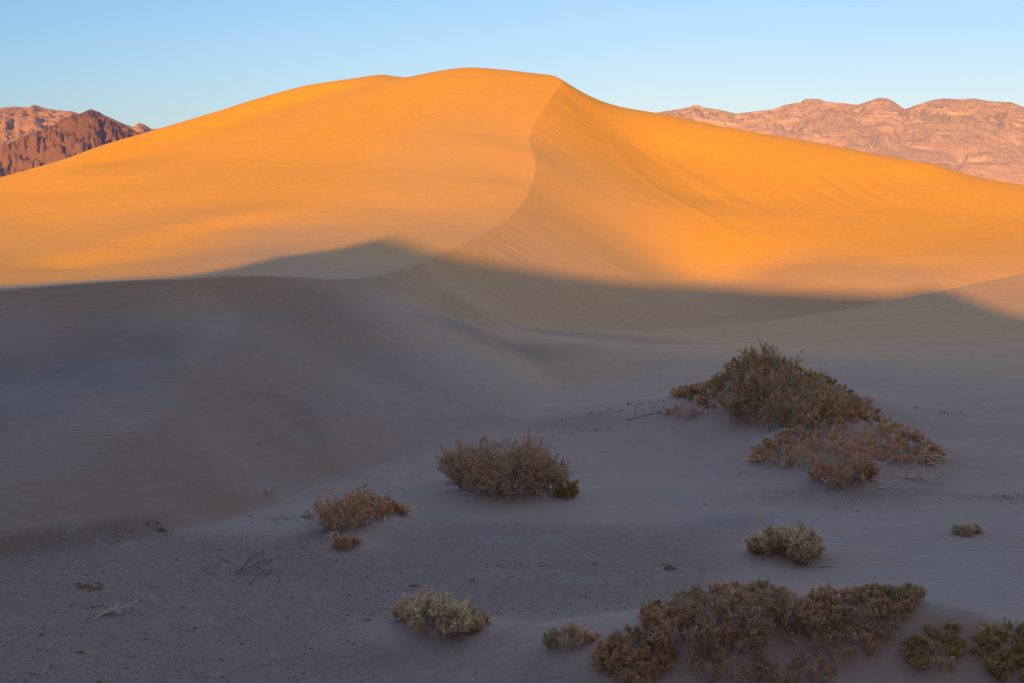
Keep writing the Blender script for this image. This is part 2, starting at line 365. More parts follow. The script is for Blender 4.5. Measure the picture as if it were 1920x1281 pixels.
    for dpx, dpy, dY, rx, ry, a_, am in [(60, 790, 53, 6.5, 6.5, .15, 1.0), (205, 665, 57, 4.6, 3.8, -.5, .75), (-150, 780, 52, 7, 9, 0, .9), (575, 800, 54, .9, 2.2, 0, .6), (900, 640, 79, 6.5, 2.4, .45, .6), (1130, 650, 90, 8, 2.4, .2, .55), (1500, 1130, 36, 0.1, 0.1, 0, 0)]:
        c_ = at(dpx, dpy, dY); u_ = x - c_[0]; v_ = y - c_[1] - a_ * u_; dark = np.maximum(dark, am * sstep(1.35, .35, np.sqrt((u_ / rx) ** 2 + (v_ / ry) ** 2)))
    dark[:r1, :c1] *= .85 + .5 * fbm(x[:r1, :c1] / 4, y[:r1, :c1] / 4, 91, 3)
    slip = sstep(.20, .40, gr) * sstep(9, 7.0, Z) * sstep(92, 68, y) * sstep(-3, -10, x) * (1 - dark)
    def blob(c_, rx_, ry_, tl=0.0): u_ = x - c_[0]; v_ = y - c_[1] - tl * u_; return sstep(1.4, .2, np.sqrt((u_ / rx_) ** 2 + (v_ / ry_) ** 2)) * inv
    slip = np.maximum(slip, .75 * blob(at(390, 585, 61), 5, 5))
    gold = sstep(-12, -27, x) * sstep(74, 84, y) * sstep(150, 125, y) * inv * sstep(25, 30, 60 + x * .55)  # golden sunlight on the left windward slope, put into the colour
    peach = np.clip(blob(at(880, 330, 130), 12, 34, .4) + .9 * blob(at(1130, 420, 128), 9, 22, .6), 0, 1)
    V = np.stack([X, Y, Z], -1)
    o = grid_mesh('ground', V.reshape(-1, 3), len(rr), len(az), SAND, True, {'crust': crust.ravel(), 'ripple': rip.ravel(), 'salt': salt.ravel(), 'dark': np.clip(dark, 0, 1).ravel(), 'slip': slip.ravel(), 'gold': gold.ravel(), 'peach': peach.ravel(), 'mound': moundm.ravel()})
    print('ground', time.time() - T0)
    return tag(o, kind='structure')
STEPS = [([(735, 592, 74), (800, 604, 78), (870, 620, 82), (1000, 628, 90), (1150, 625, 96), (1300, 617, 101), (1500, 592, 106)], -.42, .8, 5),
         ([(318, 580, 59), (330, 640, 54), (318, 700, 51), (270, 770, 48), (190, 830, 46)], .20, .7, 3.0),
         ([(530, 730, 55), (580, 780, 54), (596, 840, 53), (585, 880, 52)], .12, .6, 2.2),
         ([(60, 345, 149), (330, 262, 167), (560, 192, 181), (700, 160, 187), (765, 150, 187)], .9, 1.6, 8),
         ([(-60, 545, 90), (60, 512, 96), (180, 478, 101), (330, 440, 109), (460, 415, 114), (600, 392, 118)], .45, 1.5, 8)]
TRAILS = [([(1110, 205, 167), (1190, 335, 152), (1300, 400, 142), (1400, 445, 134), (1470, 490, 127)], .12, .9),
          ([(1140, 215, 168), (1230, 290, 163), (1330, 370, 152), (1460, 438, 140)], .12, 1.2),
          ([(1330, 262, 172), (1400, 340, 160), (1490, 425, 149)], .10, .6)]
build_ground()

# ------------------------------------------------------------------ ridge behind the viewpoint
def build_ridge():
    # the ridge is as high as it can be while everything above the photographed shadow edge still sees the sun
    bp = [(0, 541), (200, 527), (350, 520), (400, 513), (440, 500), (500, 481), (560, 464), (620, 451), (680, 443), (730, 440), (770, 450), (830, 472), (900, 489), (1000, 506), (1100, 520), (1200, 530),
          (1400, 540), (1550, 546), (1680, 552), (1740, 541), (1790, 542), (1850, 560), (1915, 586), (1990, 600)]
    bx = np.arange(-60, 1990, 12.); by = np.interp(bx, [p[0] for p in bp], [p[1] for p in bp]); rays = []
    for k in (3, 12, 24, 40, 60): rays += [(p, q - k) for p, q in zip(bx, by)]
    rays = np.array(rays); u = (rays[:, 0] - 960) / FPX; v = (640.5 - rays[:, 1]) / FPX
    ry = CT + v * ST; rz = -ST + v * CT; Yg = np.arange(58, 150, .5)[None]; T = Yg / ry[:, None]
    Xg = u[:, None] * T; Zr = H + rz[:, None] * T; Zh = height(Xg, Yg + 0 * Xg); hitm = Zh >= Zr; i = hitm.argmax(1); ok = hitm.any(1) & (i > 0); n = np.arange(len(i))
    P = np.stack([Xg[n, i], (Yg + 0 * Xg)[n, i], Zh[n, i]], -1)[ok]
    a = np.array([-math.sin(SUN_AZ), -math.cos(SUN_AZ)]); pr = np.array([math.cos(SUN_AZ), -math.sin(SUN_AZ)]); S0 = 110.0
    wq = P[:, :2] @ pr; hq = P[:, 2] + (S0 - P[:, :2] @ a) * math.tan(SUN_EL)
    w = np.arange(wq.min() + 1, wq.max() - 1, 1.0); h = np.array([hq[np.abs(wq - q) < 1.3].min() if (np.abs(wq - q) < 1.3).any() else 1e3 for q in w]) - .2
    m = h < 900; w = w[m]; h = h[m]
    w = np.r_[w[0] - 240, w[0] - 100, w[0] - 30, w[0] - 8, w, w[-1] + 30, w[-1] + 120, w[-1] + 300]
    h = np.r_[2, 2, 3, h[0] - 4, h, h[-1] - 3, h[-1] - 12, h[-1] - 35]
    print('RIDGE', np.round(w, 1), np.round(h, 1))
    wg = np.unique(np.r_[np.linspace(w[0], w[4], 60), np.linspace(w[4], w[-4], 160), np.linspace(w[-4], w[-1], 50)]); hg = np.interp(wg, w, h)
    k = np.exp(-np.linspace(-2, 2, 7) ** 2); k /= k.sum(); hg = np.convolve(np.pad(hg, 3, 'edge'), k, 'valid')
    v = np.linspace(-1, 1, 61)
    Wg, Vg = np.meshgrid(wg, v); Hg = np.repeat(hg[None], len(v), 0)
    dist = Vg * (Hg * 2.0 + 10)
    prof = 1 - np.abs(Vg) ** 1.15
    Z = Hg * prof - 3 * np.abs(Vg) + fbm(Wg / 30, dist / 30, 77, 3) * 1.2 * np.abs(Vg)
    X = Wg * pr[0] + (S0 + dist) * a[0]; Y = Wg * pr[1] + (S0 + dist) * a[1]
    n = X.size
    ob = grid_mesh('dune_ridge', np.stack([X, Y, Z], -1).reshape(-1, 3), len(v), len(wg), SAND, False,
                   {'crust': np.zeros(n), 'ripple': np.zeros(n), 'salt': np.zeros(n)})
    tag(ob, kind='structure')
build_ridge()

# ------------------------------------------------------------------ mountains
def mtn_mat(name, ca, cb, haze, strata):
    t = NT(name); tc = t.n('ShaderNodeTexCoord'); P = tc.outputs['Object']
    n1 = t.noise(P, .006, 6, .65); n2 = t.noise(P, .03, 5, .7)
    c = t.mix(t.ramp(n1, .35, .65), ca, cb)
    if strata:
        wz = t.noise(P, .0022, 3, .5); cx = t.n('ShaderNodeCombineXYZ'); t.l(t.math('MULTIPLY', wz, 190), cx.inputs[2])
        va = t.n('ShaderNodeVectorMath', operation='ADD'); t.l(P, va.inputs[0]); t.l(cx.outputs[0], va.inputs[1])
        mp = t.mapping(va.outputs[0], (.0045, .0045, .042)); s1 = t.noise(mp, 1.0, 7, .68, .8)
        c = t.mix(t.ramp(s1, .50, .66, 0, .7), c, (0.48, 0.37, 0.26, 1))
        c = t.mix(t.ramp(s1, .47, .36, 0, .5), c, (0.17, 0.115, 0.11, 1))
    c = t.mix(t.ramp(n2, .5, .7, 0, .4), c, (0.17, 0.11, 0.10, 1))
    d = t.n('ShaderNodeBsdfDiffuse'); t.l(c, d.inputs[0]); d.inputs[1].default_value = 1
    b = t.n('ShaderNodeBump'); b.inputs['Strength'].default_value = 1; b.inputs['Distance'].default_value = 22; t.l(n2, b.inputs['Height']); t.l(b.outputs[0], d.inputs['Normal'])
    e = t.n('ShaderNodeEmission'); e.inputs[0].default_value = haze; e.inputs[1].default_value = 1  # distance haze painted in as emission on the rock
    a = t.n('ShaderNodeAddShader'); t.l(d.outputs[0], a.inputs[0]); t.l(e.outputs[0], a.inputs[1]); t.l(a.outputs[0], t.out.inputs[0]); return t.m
def mountain(name, prof, dist, depth, mat, seed, rug, gul, nc=620, nr=150, lean=0.0, w1=.55, w2=.2, ter=0.0):
    pr = np.array(prof, float); px = np.linspace(pr[0, 0], pr[-1, 0], nc)
    sky = np.interp(px, pr[:, 0], pr[:, 1])
    v = np.linspace(0, 1.35, nr)                              # 0 foot, 1 ridge, beyond = back
    PX, Vv = np.meshgrid(px, v); SK = np.repeat(sky[None], nr, 0)
    Y = dist - depth * (1 - Vv)
    X = (PX - 960) / FPX * Y
    top = H + (380 - SK) / FPX * dist
    sc_ = top.max()
    base = np.where(Vv <= 1, Vv ** gul, 1 - (Vv - 1) * 1.6)
    u = X / sc_; q = (Y - dist) / sc_
    wx = .35 * fbm(u * 1.5, q * 1.5, seed + 3, 3); 
    wx = wx * .6
    r1 = 1 - np.abs(fbm((u + wx + lean * q) * 2.6, q * .4 + .6 * wx, seed, 4, .5))
    r2 = 1 - np.abs(fbm((u + .5 * wx - lean * q) * 6, q * 1.6, seed + 9, 4, .5))
    env = np.sin(np.clip(Vv, 0, 1) * math.pi) ** .7 + .012
    Z = top * base + sc_ * rug * env * ((r1 - .75) * w1 + (r2 - .7) * w2)
    if ter: pz = sc_ * .085; ph = Z / pz + .9 * fbm(u * 1.2, q * .8, seed + 31, 3); Z = Z - ter * pz * np.sin(2 * math.pi * ph) / (2 * math.pi) * sstep(0, .3, env)
    Z += sc_ * rug * .02 * env * fbm(u * 26, q * 14, seed + 21, 3)
    # keep the skyline: nothing rises above the sight line to the ridge
    lim = H + (380 - SK) / FPX * Y - sc_ * .004 * (1 + .0 * u)
    Z = np.minimum(smin(Z, lim + sc_ * .01, sc_ * .02), lim + sc_ * .002 * fbm(u * 12, q * 2, seed + 4, 3))
    return tag(grid_mesh(name, np.stack([X, Y, Z], -1).reshape(-1, 3), nr, nc, mat), kind='structure')
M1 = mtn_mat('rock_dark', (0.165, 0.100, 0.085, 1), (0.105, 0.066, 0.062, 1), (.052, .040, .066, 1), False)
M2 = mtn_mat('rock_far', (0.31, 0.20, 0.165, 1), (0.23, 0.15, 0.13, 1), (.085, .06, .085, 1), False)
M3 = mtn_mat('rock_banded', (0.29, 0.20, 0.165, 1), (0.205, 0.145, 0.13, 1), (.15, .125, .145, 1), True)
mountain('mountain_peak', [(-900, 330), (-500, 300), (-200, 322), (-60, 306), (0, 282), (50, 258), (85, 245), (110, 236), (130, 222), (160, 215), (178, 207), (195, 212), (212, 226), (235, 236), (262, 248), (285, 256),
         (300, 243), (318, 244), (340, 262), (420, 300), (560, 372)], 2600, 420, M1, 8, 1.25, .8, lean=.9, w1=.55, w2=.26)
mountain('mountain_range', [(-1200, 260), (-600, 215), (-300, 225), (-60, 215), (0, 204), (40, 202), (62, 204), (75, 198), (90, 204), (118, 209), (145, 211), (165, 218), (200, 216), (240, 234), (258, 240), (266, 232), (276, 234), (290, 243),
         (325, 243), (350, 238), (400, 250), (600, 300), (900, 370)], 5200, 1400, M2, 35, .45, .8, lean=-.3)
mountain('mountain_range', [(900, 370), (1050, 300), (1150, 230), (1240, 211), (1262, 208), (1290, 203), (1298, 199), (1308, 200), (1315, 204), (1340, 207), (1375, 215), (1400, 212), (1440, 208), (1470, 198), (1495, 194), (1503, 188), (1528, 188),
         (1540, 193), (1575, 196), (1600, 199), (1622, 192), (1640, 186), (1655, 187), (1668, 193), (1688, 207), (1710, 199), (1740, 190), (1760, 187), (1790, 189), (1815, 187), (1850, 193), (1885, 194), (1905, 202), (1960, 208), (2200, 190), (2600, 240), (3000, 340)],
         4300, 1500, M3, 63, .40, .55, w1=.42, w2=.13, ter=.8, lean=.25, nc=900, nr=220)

# ------------------------------------------------------------------ shrubs and dead wood
def ground_z(x, y):
    x = np.atleast_1d(np.asarray(x, float)); y = np.atleast_1d(np.asarray(y, float)); return height(x, y)
def plant_mat(name, wood=False):
    t = NT(name); c = t.attr('tint', False)
    tc = t.n('ShaderNodeNewGeometry'); n = t.noise(tc.outputs['Position'], 14 if wood else 6, 3)
    c = t.mix(t.ramp(n, .3, .7, 0, .45), c, t.mix(1.0, c, (.45, .42, .40, 1), 'RGBA', 'MULTIPLY'))
    d = t.n('ShaderNodeBsdfDiffuse'); t.l(c, d.inputs[0]); sh = d.outputs[0]
    if not wood:
        tr = t.n('ShaderNodeBsdfTranslucent'); t.l(c, tr.inputs[0]); m = t.n('ShaderNodeMixShader'); m.inputs[0].default_value = .25
        t.l(sh, m.inputs[1]); t.l(tr.outputs[0], m.inputs[2]); sh = m.outputs[0]
    t.l(sh, t.out.inputs[0]); return t.m
LEAF = plant_mat('leaf'); WOOD = plant_mat('dry_wood', True)
def unit(v): return v / (np.linalg.norm(v, axis=-1, keepdims=True) + 1e-9)
def grow(p0, d0, L, K, wob, g, up=0.0):
    """polylines: start points, directions, lengths -> (M,K,3)"""
    M = len(p0); out = np.empty((M, K, 3)); out[:, 0] = p0; d = unit(d0)
    for k in range(1, K):
        d = unit(d + g.normal(0, wob, (M, 3)) + np.array([0, 0, up])); out[:, k] = out[:, k - 1] + d * (L / (K - 1))[:, None]
    return out
def kids(par, n, lo, hi, L, spread, K, wob, g, up=0.0):
    M, Kp, _ = par.shape; idx = np.repeat(np.arange(M), n); t = g.uniform(lo, hi, len(idx)) * (Kp - 1); i = np.minimum(t.astype(int), Kp - 2); f = (t - i)[:, None]
    a = par[idx, i]; b = par[idx, i + 1]; p = a + (b - a) * f; d = unit(b - a)
    d = unit(d + g.normal(0, spread, d.shape)); ll = (L[idx] if np.ndim(L) else L) * g.uniform(.5, 1.1, len(idx)) * (1.15 - .5 * t / (Kp - 1))
    return grow(p, d, ll, K, wob, g, up), ll
def tubes(sets):
    """sets of (polylines, r0, r1, colour) -> verts, faces, tint"""
    VV, FF, CC, n0 = [], [], [], 0
    for P, ra, rb, c in sets:
        M, K, _ = P.shape
        if not M: continue
        d = unit(np.gradient(P, axis=1)); ref = np.where(np.abs(d[..., 2:3]) > .9, np.array([1., 0, 0]), np.array([0, 0, 1.])); u = unit(np.cross(d, ref)); w = np.cross(d, u)
        rad = (np.linspace(0, 1, K) * (1))[None, :, None]; ra_ = np.broadcast_to(np.reshape(ra, (-1, 1, 1)), (M, 1, 1)); rad = ra_ * (1 - rad) + rb * rad
        S3 = 4; ring = [P + rad * (math.cos(2 * math.pi * k / S3) * u + math.sin(2 * math.pi * k / S3) * w) for k in range(S3)]
        V = np.stack(ring, 2).reshape(-1, 3); base = n0 + (np.arange(M)[:, None, None] * K + np.arange(K - 1)[None, :, None]) * S3; k = np.arange(S3)[None, None]; k2 = (k + 1) % S3
        F = np.stack([base + k, base + k2, base + S3 + k2, base + S3 + k], -1).reshape(-1, 4)
        cc = np.broadcast_to(np.reshape(c, (-1, 1, 1, 3)) if np.ndim(c) > 1 else np.reshape(c, (1, 1, 1, 3)), (M, K, S3, 3)).reshape(-1, 3)
        VV.append(V); FF.append(F); CC.append(cc); n0 += len(V)
    return np.vstack(VV), np.vstack(FF), np.vstack(CC)
def leaves(pos, size, cols, g, asp=.45, along=None):
    n = len(pos); a = unit(g.normal(0, 1, (n, 3)) + np.array([0, 0, .5])) if along is None else unit(along + g.normal(0, .38, (n, 3))); b = unit(np.cross(a, g.normal(0, 1, (n, 3))))
    s_ = (size * g.uniform(.6, 1.3, n))[:, None]
    V = np.stack([pos - a * s_, pos + b * s_ * asp, pos + a * s_, pos - b * s_ * asp], 1).reshape(-1, 3)
    return V, np.arange(n * 4).reshape(-1, 4), np.repeat(cols, 4, 0)
STY = {   # leaf colours (dry, fresh), wood colours (dark, pale)
    'brown': ((.235, .160, .103), (.155, .125, .066), (.34, .25, .20), (.68, .56, .48)),
    'rust': ((.26, .165, .10), (.19, .13, .07), (.38, .27, .21), (.78, .68, .61)),
    'green': ((.21, .17, .085), (.16, .155, .06), (.24, .18, .13), (.50, .40, .32)),
    'pale': ((.27, .20, .14), (.17, .15, .085), (.42, .32, .25), (.74, .62, .54)),
    'sage': ((.29, .27, .205), (.24, .235, .17), (.34, .23, .17), (.46, .37, .31)),
}
def shrub(name, label, cat, top, bottom, depth, style, nstem, seed, leafn=7, lsize=.035, fresh=.3, pale=.25, density=1.0, twn=7, spread=.55, dome=(.35, .8), deadwood=0, lean=.5, lo=.25, group=None):
    g = np.random.default_rng(seed); top = np.array(top, float); bot = np.array(bottom, float)
    x0, x1 = bot[0, 0], bot[-1, 0]
    px = g.uniform(x0, x1, nstem); vv = g.uniform(0, 1, nstem)
    vv = .5 + (vv - .5) * np.sqrt(np.clip(1 - ((px - x0) / (x1 - x0) * 2 - 1) ** 2, .03, 1)); yb = np.interp(px, bot[:, 0], bot[:, 1]); yt = np.interp(px, top[:, 0], top[:, 1])
    pts = []; Ls = []
    for a, b, c, v in zip(px, yb, yt, vv):
        gp = GH(a, b); Y = gp[1] + v * depth; X = gp[0] / gp[1] * Y; zg = ground_z(X, Y)[0]
        r = ray(a, c); zr = H + r[2] / r[1] * Y
        dm = dome[0] + (1 - dome[0]) * math.sin(min(v / .6, 1) * math.pi / 2) if v < .6 else 1 - (1 - dome[1]) * (v - .6) / .4
        pts.append((X, Y, zg - .05)); Ls.append(max((zr - zg) * dm, (.30 if x1 - x0 > 120 else .16)))
    P0 = np.array(pts); L = np.array(Ls) * np.clip(g.uniform(.62, 1.0, nstem) + .26 * noise(px / 26., vv * 1.5, seed) + .26 * noise(px / 9., vv * 2, seed + 2) * (style != 'sage') + .10 * (style == 'sage'), .35, 1.2)
    c0 = P0[:, :2].mean(0); ext = np.ptp(P0[:, 0]) / 2 + .3
    out = (P0[:, :2] - c0) / ext
    d0 = np.c_[out * lean + g.normal(0, .28, (nstem, 2)), np.full(nstem, 1.)]
    root = empty(name, (c0[0], c0[1], float(P0[:, 2].mean())), label, cat, group); base = np.array(root.location)
    leaf_a, leaf_b, wd, wp = [np.array(c) for c in STY[style]]
    L = L * .93; st = grow(P0, d0, L, 7, .13, g, .02); TL = np.clip(L * .45, .20 if nstem > 12 else .07, .75); upb = .04 if style == 'sage' else .12
    tw, tl = kids(st, twn, lo, .97, TL, spread, 5, .16, g, upb)
    sub, sl = kids(tw, 5, .15, 1, tl * .55, .55, 4, .15, g, upb)
    wc = lambda n: wd + (wp - wd) * (g.uniform(0, 1, (n, 1)) < pale) * g.uniform(.5, 1, (n, 1))
    dead = []
    if deadwood:
        k = g.integers(0, nstem, deadwood); p = P0[k] + np.array([0, -.15, .1]); hz = unit(np.c_[out[k] * 1.2 + g.normal(0, .6, (deadwood, 2)) - np.array([0, .5]), g.uniform(.15, .7, deadwood)])
        a = grow(p, hz, np.maximum(L[k], .7) * g.uniform(.5, 1.1, deadwood), 8, .22, g, -.03); b, bl = kids(a, 4, .3, 1, L[k] * .4, .6, 5, .2, g)
        c, _ = kids(b, 2, .3, 1, bl * .5, .6, 4, .2, g)
        dead = [(a, .022, .010, wp * 1.05), (b, .014, .007, wp), (c, .009, .005, wp)]
    V, F, C = tubes(dead + [(st, .008 + .007 * L, .005, wc(len(st))), (tw, .0095, .0045, wc(len(tw))), (sub, .006, .003, wc(len(sub)))])
    np_mesh('branches', V - base, F, WOOD, {'tint': C}, False, root)
    n = len(sub); idx = np.repeat(np.arange(n), leafn); t = g.uniform(.1, 1.05, len(idx)) * 3; i = np.minimum(t.astype(int), 2); f = (t - i)[:, None]
    pos = sub[idx, i] * (1 - f) + sub[idx, i + 1] * f + g.normal(0, .020, (len(idx), 3))
    keep = g.uniform(0, 1, len(pos)) < density * (0.45 + .55 * (noise(pos[:, 0] * 1.6 + pos[:, 1], pos[:, 2] * 1.6, seed) > -.25)); pos = pos[keep]; al = unit(sub[idx, i + 1] - sub[idx, i])[keep]
    cl = sstep(-.3, .5, noise(pos[:, 0] * .9 + seed, pos[:, 2] * 1.2 + pos[:, 1] * .7, seed + 5) + (fresh - .5) * 1.2)[:, None]
    cols = (leaf_a * (1 - cl) + leaf_b * cl) * g.uniform(.6, 1.35, (len(pos), 1)) * (1 + .25 * noise(pos[:, 0] * 2, pos[:, 2] * 2, seed + 8))[:, None]
    if style == 'sage':
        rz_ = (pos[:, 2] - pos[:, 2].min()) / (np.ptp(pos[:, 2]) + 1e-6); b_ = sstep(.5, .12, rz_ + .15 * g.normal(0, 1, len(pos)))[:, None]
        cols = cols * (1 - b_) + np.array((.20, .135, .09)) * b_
    V, F, C = leaves(pos, lsize, cols * np.array([3.15, 2.85, 2.45]), g, .30, None if style == 'sage' else al)
    np_mesh('foliage', V - base, F, LEAF, {'tint': C}, False, root)
    return root
_cache = {}
def GH(px, py):
    k = (round(px / 6), round(py / 4))
    if k not in _cache: _cache[k] = hit(px, py) if py > 0 else None
    return _cache[k]
# fast ray / ground meeting point: fixed-point iteration on the height function
def hit2(px, py):
    r = ray(px, py); z = 0.0
    for _ in range(14):
        t = (z - H) / r[2]; z = .5 * z + .5 * float(height(np.array([r[0] * t]), np.array([r[1] * t]))[0])
    t = (z - H) / r[2]; return np.array([r[0] * t, r[1] * t, z])
def GH(px, py):
    k = (round(px / 6), round(py / 4))
    if k not in _cache: _cache[k] = hit2(px, py)
    return _cache[k]

shrub('shrub', 'largest brown desert shrub crowning the tall sand hummock at the right', 'shrub',
      [(1270, 775), (1300, 745), (1330, 715), (1360, 690), (1400, 656), (1425, 644), (1436, 632), (1448, 648), (1462, 656), (1490, 680), (1530, 702), (1560, 716), (1590, 738), (1610, 756), (1640, 782), (1670, 808)],
      [(1262, 784), (1330, 797), (1400, 808), (1480, 814), (1560, 816), (1678, 826)], 9, 'brown', 620, 11, leafn=7, lsize=.05, fresh=.5, pale=.35, twn=8, deadwood=26, dome=(.30, .9), lo=.25, density=.72)
shrub('shrub', 'half-dead brown shrub with bare white branches in front of the largest shrub', 'shrub',
      [(1425, 850), (1450, 832), (1490, 812), (1530, 796), (1580, 790), (1620, 792), (1660, 802), (1700, 830), (1725, 862), (1745, 880)],
      [(1412, 890), (1480, 882), (1540, 880), (1600, 868), (1660, 872), (1762, 890)], 3.9, 'rust', 340, 12, leafn=5, lsize=.042, fresh=.25, pale=.75, twn=7, deadwood=60, dome=(.35, .8), lo=.25, density=.55)
shrub('shrub', 'low round brown shrub at the foot of the half-dead shrub', 'shrub',
      [(1515, 880), (1540, 852), (1570, 840), (1610, 850), (1640, 868), (1648, 885)],
      [(1530, 912), (1580, 920), (1635, 912)], 1.3, 'rust', 60, 13, leafn=6, density=.7, lsize=.036, fresh=.3, pale=.3, twn=8, deadwood=6)
shrub('shrub', 'rounded brown shrub standing alone at the centre of the flat', 'shrub',
      [(842, 862), (850, 840), (880, 826), (915, 815), (950, 808), (985, 813), (1010, 828), (1030, 850), (1045, 884)],
      [(855, 915), (890, 934), (940, 938), (1000, 938), (1040, 932)], 3.0, 'brown', 260, 14, leafn=6, lsize=.034, fresh=.42, pale=.6, twn=8, deadwood=14, dome=(.55, .9), lo=.25, density=.75)
shrub('shrub', 'small green shrub tucked against the right side of the central shrub', 'shrub',
      [(1042, 915), (1052, 896), (1065, 893), (1076, 905), (1080, 922)],
      [(1045, 934), (1062, 937), (1078, 934)], .7, 'green', 34, 15, leafn=9, lsize=.032, fresh=.8, pale=.2, twn=8)
shrub('shrub', 'ragged rusty brown shrub with bare white branches left of centre', 'shrub',
      [(604, 945), (620, 925), (645, 912), (675, 905), (700, 925), (735, 930), (752, 950), (764, 960)],
      [(612, 1004), (640, 1012), (680, 992), (720, 974), (760, 980)], 2.6, 'rust', 170, 16, leafn=6, lsize=.036, fresh=.25, pale=.5, twn=7, deadwood=22, dome=(.45, .8), density=.6)
shrub('shrub', 'little rusty tuft below the ragged shrub', 'shrub',
      [(625, 1015), (645, 1000), (665, 1004), (675, 1015)],
      [(632, 1030), (650, 1035), (670, 1028)], .5, 'rust', 26, 17, leafn=7, lsize=.028, fresh=.3, pale=.2, twn=6)
shrub('sagebrush', 'rounded grey-green sagebrush near the bottom centre', 'shrub',
      [(742, 1160), (752, 1135), (780, 1114), (815, 1104), (850, 1110), (872, 1135), (895, 1160), (908, 1178)],
      [(755, 1182), (800, 1196), (850, 1202), (905, 1198)], 2.0, 'sage', 120, 18, leafn=11, lsize=.024, fresh=.5, pale=.15, twn=9, dome=(.55, .75), lo=.3)
shrub('sagebrush', 'round grey-green sagebrush with a taller dome, right of the pair', 'shrub',
      [(1462, 1015), (1470, 990), (1490, 979), (1512, 985), (1528, 1005), (1534, 1028)],
      [(1470, 1045), (1498, 1061), (1530, 1052)], 1.1, 'sage', 75, 19, leafn=11, lsize=.024, fresh=.65, pale=.1, twn=9, dome=(.6, .75), lo=.25)
shrub('sagebrush', 'brownish sagebrush leaning at the left of the pair', 'shrub',
      [(1408, 1030), (1415, 1005), (1430, 990), (1450, 984), (1463, 998), (1470, 1015)],
      [(1412, 1044), (1440, 1047), (1468, 1044)], .9, 'sage', 55, 20, leafn=9, lsize=.024, fresh=.25, pale=.3, twn=8, dome=(.6, .75), lo=.25)
shrub('sagebrush', 'tiny pale sagebrush alone near the right edge', 'shrub',
      [(1790, 990), (1800, 978), (1815, 975), (1828, 982), (1835, 992)],
      [(1793, 1003), (1815, 1006), (1833, 1003)], .5, 'sage', 30, 21, leafn=8, lsize=.022, fresh=.5, pale=.5, twn=6, lo=.1)
shrub('shrub', 'small sparse upright shrub between the big sagebrush and the foreground thicket', 'shrub',
      [(1018, 1200), (1040, 1172), (1062, 1155), (1080, 1150), (1095, 1172), (1110, 1186), (1128, 1182)],
      [(1030, 1224), (1060, 1226), (1090, 1220), (1110, 1208)], .6, 'pale', 50, 22, lean=.7, leafn=5, lsize=.024, fresh=.4, pale=.6, twn=6, spread=.35, density=.8)
shrub('shrub', 'tall dense brown shrub on the left half of the foreground thicket', 'shrub',
      [(1195, 1150), (1230, 1150), (1265, 1122), (1300, 1105), (1340, 1112), (1370, 1120), (1388, 1106), (1398, 1090), (1410, 1110), (1435, 1096), (1466, 1098), (1480, 1124)],
      [(1205, 1262), (1260, 1275), (1330, 1240), (1400, 1252), (1475, 1240)], 2.8, 'brown', 330, 23, leafn=5, lsize=.026, fresh=.42, pale=.4, twn=8, spread=.34, dome=(.5, .9), lean=.35, density=.65)
shrub('shrub', 'spreading brown shrub on the right half of the foreground thicket', 'shrub',
      [(1475, 1122), (1500, 1124), (1540, 1138), (1580, 1152), (1610, 1148), (1640, 1168), (1680, 1184), (1710, 1184), (1730, 1206)],
      [(1480, 1245), (1540, 1250), (1600, 1245), (1650, 1225), (1725, 1195)], 2.2, 'brown', 290, 24, leafn=5, lsize=.026, fresh=.4, pale=.4, twn=8, spread=.34, dome=(.5, .9), lean=.35, density=.65)
shrub('shrub', 'low brown shrub at the lower left end of the foreground thicket', 'shrub',
      [(1120, 1262), (1150, 1218), (1185, 1235), (1215, 1215), (1245, 1225), (1260, 1240)],
      [(1125, 1290), (1190, 1296), (1255, 1292)], 1.4, 'brown', 130, 25, leafn=5, lsize=.026, fresh=.4, pale=.4, twn=7, spread=.38)
shrub('shrub', 'low thin brown shrub on bare sand below the foreground thicket', 'shrub',
      [(1290, 1240), (1330, 1215), (1380, 1240), (1430, 1250), (1500, 1245), (1560, 1250)],
      [(1290, 1290), (1400, 1300), (1560, 1296)], .9, 'brown', 75, 26, leafn=4, lsize=.024, fresh=.4, pale=.45, twn=6, spread=.4, density=.7)
shrub('shrub', 'sparse shrub with yellow-green tips right of the foreground thicket', 'shrub',
      [(1690, 1232), (1720, 1218), (1745, 1200), (1775, 1225), (1805, 1212), (1812, 1225)],
      [(1704, 1268), (1750, 1278), (1796, 1262)], 1.0, 'green', 60, 27, lean=.8, leafn=5, lsize=.024, fresh=.45, pale=.5, twn=8, spread=.6, density=.8)
shrub('shrub', 'bright olive green shrub in the lower right corner', 'shrub',
      [(1825, 1222), (1850, 1214), (1885, 1222), (1920, 1232), (1990, 1240), (2030, 1260)],
      [(1836, 1276), (1880, 1284), (1920, 1286), (1975, 1290)], 1.2, 'green', 120, 28, lean=.8, leafn=5, lsize=.024, fresh=.6, pale=.3, twn=8, spread=.6)
shrub('dry_grass_tuft', 'tiny upright tuft of dry grass above the big sagebrush', 'grass tuft',
      [(880, 1080), (886, 1072), (893, 1080)], [(881, 1091), (893, 1091)], .12, 'rust', 9, 29, leafn=2, lsize=.016, fresh=.2, pale=.3, twn=2, spread=.12, lean=.15)
shrub('dead_shrub', 'bare pale dead shrub trailing left of the tall hummock', 'shrub',
      [(1240, 775), (1262, 762), (1290, 745), (1305, 745)], [(1246, 788), (1275, 792), (1305, 790)], 1.5, 'rust', 40, 30, leafn=2, lsize=.03, fresh=.1, pale=.8, twn=7, density=.5, deadwood=4)

